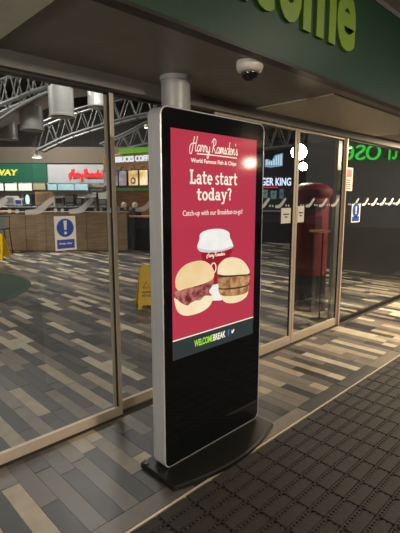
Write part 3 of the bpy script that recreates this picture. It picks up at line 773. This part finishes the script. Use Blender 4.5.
t, hx, hz = slab_thing('hanging_sign', 'pale blue glowing panel sign hanging above the white shop lettering', 'sign', 263.5, 284, 152, 168, 14, .08, M['dark'], 'backing', .25)
ART = Art().poly([(-hx*.95, hz*.06), (-hx*.3, hz*.02), (hx*.95, hz*.14), (hx*.95, hz*.95), (hx*.1, hz*.8), (-hx*.2, hz*.45), (-hx*.7, hz*.55), (-hx*.95, hz*.5)])
ART.build('lit_face', lit('sign_blue_glow', rgb(120, 165, 195), 0.9), t, lambda u, v, hh: (u, -hh, v), .02)
tt = Art()
for k, (u, h_) in enumerate([(-.75, .5), (-.5, .4), (-.25, .42), (.0, .55), (.25, .75), (.5, .8), (.75, .85)]): tt.rect(hx*u-.022, hz*.18, hx*u+.022, hz*h_)
tt.build('strokes', lit('sign_pale', rgb(205, 225, 235), 1.0), t, lambda u, v, hh: (u, -.02-hh, v), .006)
MB().tube([(-hx*.6, .04, hz), (-hx*.6, .04, hz+2.6)], .012, 6).tube([(hx*.6, .04, hz), (hx*.6, .04, hz+2.6)], .012, 6).build('hanger', M['dark'], t)
t, hx, hz = slab_thing('shop_counter', 'dim steel serving counter below the white shop lettering', 'counter', 246, 296, 212, 244, 15.5, .7, M['dark'], 'front', 0, None, .01)
MB().box(-hx-.03, hx+.03, -.04, .74, hz, hz+.04, .006).build('worktop', M['mid'], t)
for k, (xa, xb, ya2, yb2, c) in enumerate([(262, 268, 189, 199, (140, 170, 160)), (270, 277, 190, 200, (120, 165, 150)), (279, 284, 188, 200, (110, 140, 150))]):
    t, hx, hz = slab_thing('menu_screen', ['leftmost dim green menu screen under the red strip', 'middle dim green menu screen under the red strip', 'rightmost dim green menu screen under the red strip'][k], 'menu screen', xa, xb, ya2, yb2, 17.5, .06, M['dark'], 'case', 0, 'menu screens behind the doors')
    Art().rect(-hx*.88, hz*.08, hx*.88, hz*.92).build('display', lit('menu_glow_%d' % k, rgb(*c), .55, noise=.7, nscale=6), t, lambda u, v, hh: (u, -hh, v), .01)

# ================================================================== FOOD HALL BEHIND THE LEFT SCREEN
# long timber half wall
t, hx, hz = slab_thing('counter_wall', 'long timber clad half wall in front of the shop counters', 'half wall', 7.5, 127, 212.5, 253, 13.0, .35, M['dark'], 'core')
cols = 6
for k in range(cols):
    MB().box(-hx+2*hx*k/cols+.006, -hx+2*hx*(k+1)/cols-.006, -.025, -.002, .08, hz-.02, .003).build('timber_panel', M['wood'], t)
MB().box(-hx-.02, hx+.02, -.05, .38, hz-.02, hz+.03, .006).build('capping', M['wood'], t)
MB().box(-hx, hx, -.012, 0, 0, .08).build('plinth', M['dark'], t)
t, hx, hz = slab_thing('side_counter', 'orange wood topped counter at the far left edge', 'counter', -40, 6, 213, 252, 13.6, .6, M['mid'], 'front')
MB().box(-hx-.03, hx+.03, -.05, .65, hz, hz+.06, .008).build('worktop', M['wood_warm'], t)
# green round rug
rg = thing('round_rug', 'dark green round floor mat inside the hall at the left', 'mat', (1.15, 8.75, 0.0))
MB().lathe([(0, .010), (2.16, .010), (2.19, .006), (2.20, 0.001)], 72).build('pile', M['green_mat'], rg)
MB().lathe([(2.18, .009), (2.22, .011), (2.25, .006), (2.26, .001)], 72).build('border', M['rug_edge'], rg)
# folding wet floor signs
def caution(label, loc, rot, hgt):
    t = thing('wet_floor_sign', label, 'floor sign', loc, rot, 'yellow wet floor signs'); s_ = hgt/.62
    for sgn in (-1, 1):
        pn = MB(); w0, w1 = .085*s_, .14*s_
        out = [(-w1, 0), (-w1+.05*s_, 0), (-w1+.075*s_, .05*s_), (w1-.075*s_, .05*s_), (w1-.05*s_, 0), (w1, 0), (w0, .56*s_), (w0*.6, .62*s_), (-w0*.6, .62*s_), (-w0, .56*s_)]
        nn = len(out); sl = .20/.62
        def PP(p, o_): return (p[0], sgn*((hgt-p[1])*sl*.8+.008+o_), p[1])
        pn.add([PP(p, 0) for p in out] + [PP(p, .012) for p in out], [tuple(range(nn)), tuple(range(2*nn-1, nn-1, -1))] + [(i, (i+1) % nn, (i+1) % nn+nn, i+nn) for i in range(nn)])
        pan = pn.build('panel', M['yellow'], t)
        tri = Art().ribbon([(-.05*s_, .30*s_), (0, .39*s_), (.05*s_, .30*s_), (-.05*s_, .30*s_)], .012*s_, 0)
        tri.build('warning_triangle', M['redpaper'], pan, lambda u, v, hh: PP((u, v), .0125+hh), .001)
        text_art('CAUTION', bold=.03).fit(-.075*s_, .075*s_, .225*s_, .255*s_).build('wording', M['ink'], pan, lambda u, v, hh: PP((u, v), .0125+hh), .001)
        text_art('WET FLOOR', bold=.03).fit(-.075*s_, .075*s_, .175*s_, .205*s_).build('wording', M['ink'], pan, lambda u, v, hh: PP((u, v), .0125+hh), .001)
    MB().tube([(-.06*s_, 0, hgt), (.06*s_, 0, hgt)], .014, 10).build('hinge', M['yellow'], t)
    return t
v = on_z(146, 306); caution('yellow folding wet floor sign standing beside the totem edge', (v.x, v.y, 0), ROT+.25, .62)
v = on_z(2, 259); caution('yellow folding wet floor sign at the far left by the half wall', (v.x, v.y, 0), ROT-.2, .66)
# dark high chair by the half wall
v = on_z(3, 254)
hc = thing('high_stool', 'black high stool at the far left behind the caution sign', 'stool', (v.x, v.y, 0), ROT)
MB().box(-.19, .19, -.19, .19, .72, .76, .01).build('seat', M['dark'], hc)
for sx in (-1, 1):
    for sy in (-1, 1): MB().tube([(sx*.20, sy*.20, 0), (sx*.16, sy*.16, .72)], .016, 8).build('leg', M['dark'], hc)
MB().tube([(-.17, .17, .76), (-.18, .20, 1.08), (.18, .20, 1.08), (.17, .17, .76)], .014, 8).build('backrest', M['dark'], hc)
MB().box(-.17, .17, -.19, -.17, .30, .33).build('footrest', M['mid'], hc)

# shop fascias
YL = lit('letter_yellow', rgb(250, 236, 90), 1.2)
RL = lit('letter_red', rgb(240, 52, 56), 1.3)
WH = lit('menu_white', rgb(248, 248, 238), 1.5, noise=.2, nscale=2.2, col2=rgb(215, 220, 190))
CYAN = lit('menu_cyan', rgb(205, 238, 240), 1.0, noise=.3, nscale=3.0, col2=rgb(160, 205, 215))
t, hx, hz = slab_thing('sandwich_shop_sign', 'dark green shop fascia with yellow lettering at the far left', 'sign', -30, 46.3, 163.5, 182, 17.0, .28, M['sub_green'])
a = local_d(-22, 170, 17)[0]; ctr = local_d((-30+46.3)/2, 170, 17)[0]; b = local_d(18.3, 170, 17)[0]
zz = local_d(0, 182, 17)[2]
text_art('SUBWAY', bold=.03, shear=.15).fit(a-ctr, b-ctr, local_d(0, 175.6, 17)[2]-zz, local_d(0, 169.4, 17)[2]-zz).build('lettering', YL, t, lambda u, v, hh: (u, -hh, v), .04)
t, hx, hz = slab_thing('fish_shop_sign', 'pale grey shop fascia with red glowing script lettering', 'sign', 48.2, 105.5, 164.5, 183, 17.0, .3, M['grey_fascia'])
ctr = local_d((46.8+105.5)/2, 170, 17)[0]; zz = local_d(70, 183, 17)[2]
sa = cursive("Harry Ramsden's", .46)
sa.fit(local_d(68, 170, 17)[0]-ctr, local_d(104, 170, 17)[0]-ctr, local_d(70, 181, 17)[2]-zz, local_d(70, 168.5, 17)[2]-zz).build('script_lettering', RL, t, lambda u, v, hh: (u, -hh, v), .04)
# wall above the fascias
struct(slab_thing('trim_6', '', '', -40, 160, 147, 163, 17.25, .2, M['hall_wall'])[0], 'dim tan bulkhead above the shop fascias')
tr7 = bpy.data.objects['trim_6']; del tr7['category']
# lit menu boards
def board(label, x0, x1, y0, y1, D, m, grp):
    t, hx, hz = slab_thing('menu_board', label, 'menu board', x0, x1, y0, y1, D, .08, M['mid'], 'case', 0, grp)
    Art().rect(-hx+.02, .02, hx-.02, hz-.02).build('lit_face', m, t, lambda u, v, hh: (u, -hh, v), .01)
for x0, x1, lb in ((-20, 3.5, 'leftmost white menu board under the green fascia'), (5, 17, 'middle white menu board under the green fascia'), (18.5, 32, 'bright white menu board right of the yellow lettering')):
    board(lb, x0, x1, 183, 191, 18.2, WH, 'menu boards under the green fascia')
board('narrow cream menu board at the right end of the green fascia', 33, 45.5, 183, 190, 18.2, lit('menu_cream', rgb(214, 204, 150), .9, noise=.3, nscale=3), 'menu boards under the green fascia')
for x0, x1, lb in ((47.5, 57, 'leftmost pale blue menu board under the grey fascia'), (57.5, 74, 'wide pale blue menu board under the grey fascia'), (74.5, 88, 'rightmost pale blue menu board under the red script')):
    board(lb, x0, x1, 183.5, 190.5, 18.2, CYAN, 'menu boards under the grey fascia')
t, hx, hz = slab_thing('till_sign', 'small grey panel right of the pale blue menu boards', 'sign', 88.5, 105, 187, 192.5, 14.3, .06, M['mid'])
Art().rect(-hx*.7, hz*.35, hx*.7, hz*.65).build('pale_band', M['paper'], t, lambda u, v, hh: (u, -hh, v), .008)
MB().box(-.03, .03, .0, .06, -t.location.z, 0).build('post', M['dark'], t)
struct(MB().box(-6.3, 6.3, 0, .1, 0, 2.75).build('wall_kitchen', M['white'], None, cam_pt(-6.0, 18.6, 0), ROT), 'pale kitchen wall behind the shop counters')
for k, (R_, lb) in enumerate(((-7.4, 'added strip light under the green fascia'), (-4.9, 'added strip light under the grey fascia'))):
    st_ = thing('kitchen_fill_strip', lb, 'strip light', cam_pt(R_, 17.6, 2.30), ROT, 'added strip lights under the shop fascias')  # added to brighten the kitchen wall and counters
    MB().box(-.9, .9, -.05, .05, .02, .07, .004).build('housing', M['white'], st_)
    MB().box(-.85, .85, -.035, .035, 0, .02).build('tube', lit('tube_glow_%d' % k, (1, .98, .94, 1), 30.0), st_)
    MB().tube([(-.6, 0, .07), (-.6, 0, 3.9)], .006, 5).tube([(.6, 0, .07), (.6, 0, 3.9)], .006, 5).build('hanger', M['dark'], st_)
# back counters and equipment
t, hx, hz = slab_thing('service_counter', 'long dark service counter behind the timber half wall', 'counter', -30, 110, 208, 246, 15.0, .8, M['dark'], 'front')
MB().box(-hx, hx, -.04, .84, hz, hz+.05, .006).build('worktop', M['mid'], t)
TOPZ = t.location.z+hz+.05
def on_counter(x0, x1, y0, D=15.2):
    a = local_d(x0, 208, D); b = local_d(x1, y0, D); return (a[0]+b[0])/2, (b[0]-a[0])/2, b[2]-TOPZ
def machine(name, label, cat, x0, x1, y0, m, D=15.2, face=None, dome=False):
    c, hx, hz = on_counter(x0, x1, y0, D)
    t = thing(name, label, cat, cam_pt(c, D, TOPZ), ROT)
    MB().box(-hx, hx, 0, .4, .02, hz, .015).build('body', m, t)
    for sx in (-1, 1): MB().lathe([(.025, .02), (.03, 0), (0, 0)], 12, sx*(hx-.05), .05, 0).build('foot', M['dark'], t)
    if face: MB().box(-hx*.75, hx*.75, -.012, 0, hz*.35, hz*.85, .004).build('front_panel', face, t)
    MB().box(-hx*.9, hx*.9, -.06, 0, hz*.12, hz*.2, .004).build('drip_ledge', M['mid'], t)
    return t, hx, hz
machine('coffee_machine', 'pale coffee machine at the far left of the counter', 'coffee machine', 6, 14, 196, M['grey_fascia'], face=M['mid'])
machine('food_warmer', 'white food warmer beside the glowing oval sign', 'food warmer', 15, 22, 199, M['white'], face=M['blue'])
t, hx, hz = machine('oval_sign', 'dark stand with a glowing white oval face on the counter', 'sign', 24, 31.5, 193.5, M['dark'])
Art().disc(0, hz*.52, hx*.48, hz*.40).build('glowing_oval', lit('oval_glow', rgb(215, 248, 240), 1.2), t, lambda u, v, hh: (u, -.0-hh, v), .03)
machine('wooden_cabinet', 'brown wooden cabinet on the counter below the cream menu board', 'cabinet', 35.5, 49, 192, M['wood_warm'], face=M['wood'])
machine('microwave_oven', 'dark oven left of the till on the counter', 'oven', 55, 63, 197, M['mid'], face=M['post_black'])
machine('drinks_fridge', 'grey drinks chiller in the middle of the counter', 'chiller', 65, 74, 194, M['dark'], face=M['mid'])
machine('till', 'black till on the counter under the script lettering', 'till', 76, 82, 198, M['post_black'], face=M['mid'])
machine('fryer', 'steel fryer unit below the small grey panel', 'fryer', 85, 96, 197, M['mid'], face=M['dark'])
machine('tray_stack', 'dark tray cabinet at the right end of the counter', 'cabinet', 98, 107, 199, M['dark'], face=M['mid'])

# coffee shop on the right of the hall
def coffee():
    D, rot = 14.6, -.5
    c = local_d(104, 190, D); base = cam_pt(c[0], D, 0)
    t = thing('coffee_kiosk', 'timber fronted coffee shop with white lettering and green strip', 'shop', base, ROT+rot)
    ax = Vector((math.cos(ROT+rot), math.sin(ROT+rot), 0)); nn = Vector((-ax.y, ax.x, 0))
    def q(px, py):                            # pixel on the shop's front plane -> (along, height)
        r_ = ray(px, py); k = (base-CAMPOS).dot(nn)/r_.dot(nn); p = CAMPOS+r_*k
        return (p-base).dot(ax), p.z
    u = lambda px: q(px, 170)[0]
    z = lambda py: q(125, py)[1]
    U1 = u(172)
    MB().box(0, U1, 0, .5, z(190), z(153.5), .01).build('timber_fascia', M['wood_warm'], t)
    MB().box(u(121), U1, -.12, .5, z(153.5)+.01, z(149.0), .006).build('green_strip', lit('strip_green', rgb(112, 170, 50), .8), t)
    text_art('STARBUCKS COFFEE', bold=.02).fit(u(108.0), u(154.0), z(162.2), z(156.4)).build('lettering', lit('letter_cool_white', rgb(222, 232, 238), 1.1), t, lambda u, v, hh: (u, -hh, v), .05)
    for k, (a, b, m) in enumerate([(104.6, 112.0, 0), (112.6, 119, 1), (119.6, 127.8, 1), (129.2, 139.4, 2), (140.2, 149, 3), (150, 160, 3)]):
        m_ = [lit('menu_a%d' % k, rgb(205, 200, 205), .9, noise=.6, nscale=3), lit('menu_b%d' % k, rgb(190, 176, 184), .75, noise=.75, nscale=3, col2=rgb(70, 58, 66)), lit('menu_c%d' % k, rgb(250, 215, 150), 1.1, noise=.6, nscale=4, col2=rgb(190, 130, 60)), lit('menu_d%d' % k, rgb(255, 240, 200), 1.2, noise=.4, nscale=4, col2=rgb(220, 160, 80))][m]
        u0, u1 = u(a), u(b)
        b_ = MB().box(u0, u1, -.06, 0, z(186.5), z(170), .008).build('menu_board', M['dark'], t)
        Art().rect(u0+.02, z(186.5)+.03, u1-.02, z(170)-.03).build('lit_face', m_, b_, lambda u, v, hh: (u, -.06-hh, v), .008)
        if m == 2:
            Art().disc((u0+u1)/2, z(181), .10, .11, 24).build('round_emblem', lit('emblem_dark', rgb(120, 84, 60), .8), b_, lambda u, v, hh: (u, -.069-hh, v), .006)
            Art().disc((u0+u1)/2, z(181), .05, .055, 20).build('emblem_centre', lit('emblem_light', rgb(240, 225, 190), .9), b_, lambda u, v, hh: (u, -.076-hh, v), .006)
    for px in (116, 124, 135, 145):
        MB().tube([(u(px), 0, z(168)), (u(px), -.14, z(167)), (u(px), -.16, z(168.2))], .011, 6).lathe([(.016, 0), (.04, -.06)], 14, u(px), -.16, z(168)).build('picture_light', M['dark'], t)
        MB().lathe([(.034, -.055), (0, -.05)], 12, u(px), -.16, z(168)).build('fill_bulb', M['bulb'], t)  # glowing bulbs added to brighten the timber front
    MB().box(0, U1, -.05, .0, z(191), z(188)).build('green_edge', lit('edge_green', rgb(62, 92, 52), .7), t)
    MB().box(u(127), U1, -.55, .1, 0.0, 1.02, .01).build('counter_front', M['dark'], t)
    MB().box(u(127)-.05, U1+.05, -.6, .16, 1.02, 1.07, .006).build('worktop', M['wood_warm'], t)
    MB().box(0, U1, .45, .5, 0, z(190)).build('back_panel', M['wood_warm'], t)
    for sx in (.05, U1-.05): MB().box(sx-.05, sx+.05, .3, .45, 0, z(190)).build('post', M['dark'], t)
    for k, px in enumerate((117, 127, 138)):
        uu = u(px)
        e = MB().box(uu-.14, uu+.14, -.35, -.05, 1.07 if px > 126 else 1.0, 1.32, .02).build('espresso_machine', [M['mid'], M['dark'], M['dark']][k], t)
        MB().lathe([(.08, 0), (.09, .10), (.05, .16), (0, .17)], 16, uu, -.2, 1.32).build('hopper', M['white'], e)
coffee()

# roof steelwork
def interp(pts, x):
    for (a, b), (c, d) in zip(pts, pts[1:]):
        if a <= x <= c: return b+(d-b)*(x-a)/(c-a)
    return pts[-1][1] if x > pts[-1][0] else pts[0][1]
def truss(label, bot, top, D, nb, rc, rw, depth=.5):
    c = local_d((bot[0][0]+bot[-1][0])/2, bot[0][1], D)
    t = thing('roof_truss', label, 'roof truss', cam_pt(c[0], D, c[2]), ROT, 'curved lattice roof trusses')
    x0, x1 = bot[0][0], bot[-1][0]
    def P(px, py, off=0): q = local_d(px, py, D); return (q[0]-c[0], off, q[2]-c[2])
    xs = [x0+(x1-x0)*k/(nb*2) for k in range(nb*2+1)]
    sb, stp = smooth_path(bot, 5), smooth_path(top, 5)
    for off in (0, depth):
        MB().tube([P(x, y, off) for x, y in sb], rc, 8).build('bottom_chord', M['steel'], t)
        MB().tube([P(x, y, off) for x, y in stp], rc*.8, 8).build('top_chord', M['steel'], t)
        for k in range(nb*2):
            a, b = xs[k], xs[k+1]
            A = (a, interp(sb if k % 2 == 0 else stp, a)); B = (b, interp(stp if k % 2 == 0 else sb, b))
            MB().tube([P(A[0], A[1], off), P(B[0], B[1], off)], rw, 6).build('web_member', M['steel'], t)
    for k in range(0, nb*2+1, 2):
        x = xs[k]; MB().tube([P(x, interp(sb, x), 0), P(x, interp(sb, x), depth)], rw, 6).build('cross_tie', M['steel'], t)
truss('nearest curved lattice roof truss across the upper left glass', [(-14,112),(0,105),(16,98.5),(33,91.6),(49.5,87),(63,84),(92,79)], [(-14,76),(0,72),(16,68),(33,63),(49.5,60),(63,57),(92,52)], 11.5, 7, .055, .017)
truss('curved lattice roof truss rising behind the hanging drums', [(38,150),(63,138),(82.5,131),(110,122.7),(135,116),(168,110)], [(38,124),(63,114),(85,107),(110,99),(135,92),(168,84)], 15, 8, .055, .02)
truss('lower lattice roof truss above the coffee shop', [(100,156),(125,149),(146,144),(172,139)], [(100,144),(125,133),(146,122),(172,112)], 18, 5, .06, .026)
truss('pale lattice roof truss seen above the red post box', [(255,150),(290,146),(320,144),(350,145)], [(255,128),(290,122),(320,119),(350,119)], 18, 6, .07, .03)
# sloping ceiling raft
def raft():
    c = local_d(50, 110, 10.5); t = thing('ceiling_raft', 'smooth grey curved ceiling raft between the drums and the truss', 'ceiling panel', cam_pt(*c), ROT)
    up = smooth_path([(-14,128),(0,119.5),(16,109),(33,99.5),(52,91.5),(75,86),(104,83)], 4); lo = smooth_path([(-14,140),(0,134),(16,125),(33,116),(52,106),(75,98),(104,94)], 4)
    A = [local_d(x, y, 10.6) for x, y in up]; B = [local_d(x, y, 13.4) for x, y in lo]
    vs = [(p[0]-c[0], p[1]-c[1], p[2]-c[2]) for p in A+B]; n_ = len(A)
    vs += [(a_, b_, z_+.06) for a_, b_, z_ in vs]
    fs = []
    for i in range(n_-1):
        fs += [(i, i+1, n_+i+1, n_+i), (2*n_+i, 2*n_+n_+i, 2*n_+n_+i+1, 2*n_+i+1), (i, 2*n_+i, 2*n_+i+1, i+1), (n_+i, n_+i+1, 3*n_+i+1, 3*n_+i)]
    fs += [(0, n_, 3*n_, 2*n_), (n_-1, 3*n_-1, 4*n_-1, 2*n_-1)]
    MB().add(vs, fs, True).build('shell', M['raft'], t)
    MB().tube(vs[:n_], .035, 8).build('edge_bead', M['steel'], t)
    for k in (3, 9, 15, 21): MB().tube([vs[k], (vs[k][0], vs[k][1], 6.2-c[2])], .008, 5).build('hanger', M['dark'], t)
raft()
# drums
for k, (xc, wd, yt, yb, D) in enumerate([(8.5, 17.5, 122, 140, 12.6), (32, 22, 107, 130.5, 11.2), (62, 23.5, 88, 117, 10.4), (98.5, 20, 82, 107.5, 10.4)]):
    q = local_d(xc, yb, D); r_ = wd/2*D/430; top = local_d(xc, yt, D)[2]
    t = thing('ceiling_drum', ['lowest and leftmost grey ceiling drum', 'second grey ceiling drum from the left', 'largest grey ceiling drum in the middle of the glass', 'grey ceiling drum nearest the door frame'][k], 'ceiling drum', cam_pt(*q), ROT, 'round ceiling drums')
    hgt = top-q[2]
    MB().lathe([(r_*.9, .06), (r_*.98, 0), (r_*1.03, 0), (r_*1.03, .05), (r_, .06), (r_, hgt), (0, hgt)], 36).build('shell', M['drum'], t)
    MB().lathe([(r_*.9, .07), (0, .09)], 30).build('inner_baffle', M['mid'], t)
    MB().tube([(0, 0, hgt), (0, 0, 6.2-q[2])], .012, 6).build('hanger', M['dark'], t)
# pendant and spotlights
q = local_d(37, 158, 14)
t = thing('pendant_lamp', 'small bright pendant lamp above the grey shop fascia', 'lamp', cam_pt(*q), ROT)
MB().lathe([(.17, 0), (.06, .13), (.05, .26), (0, .27)], 24).build('shade', M['grey_fascia'], t)
MB().lathe([(.15, .01), (0, .012)], 20).build('bulb', M['lamp_soft'], t)
MB().tube([(0, 0, .26), (0, 0, 6.2-q[2])], .008, 6).build('cord', M['dark'], t)
for k, (x, y, D) in enumerate([(48, 81.5, 11.3), (53, 91.2, 10.55), (146, 128, 17)]):
    q = local_d(x, y, D)
    t = thing('spotlight', ['upper small spotlight on the near roof truss', 'small spotlight on the edge of the curved raft', 'small spotlight over the coffee shop'][k], 'spotlight', cam_pt(*q), ROT, 'small roof spotlights')
    MB().lathe([(.075, 0), (.07, .10), (.04, .14), (0, .145)], 18).build('can', M['white'], t)
    MB().lathe([(.066, .004), (0, -.01)], 16).build('lens', lit('spot_glow_%d' % k, (1, .97, .92, 1), 6.0), t)
    MB().tube([(0, 0, .14), (0, 0, .24)], .012, 6).build('bracket', M['dark'], t)

# ================================================================== OUTSIDE, BEHIND THE VIEWER
# globe lamp whose reflection shows in the totem glass
t = thing('canopy_globe_lamp', 'warm globe lamp hanging from the outside canopy', 'lamp', (9.73, -4.38, 2.6))
MB().lathe([(0, -.11)]+[(.11*math.cos(a), .11*math.sin(a)) for a in [math.radians(-80+16*k) for k in range(11)]]+[(0, .11)], 28).build('globe', M['lamp'], t)
MB().tube([(0, 0, .11), (0, 0, .5)], .012, 8).build('stem', M['dark'], t)
bpy.context.view_layer.update()
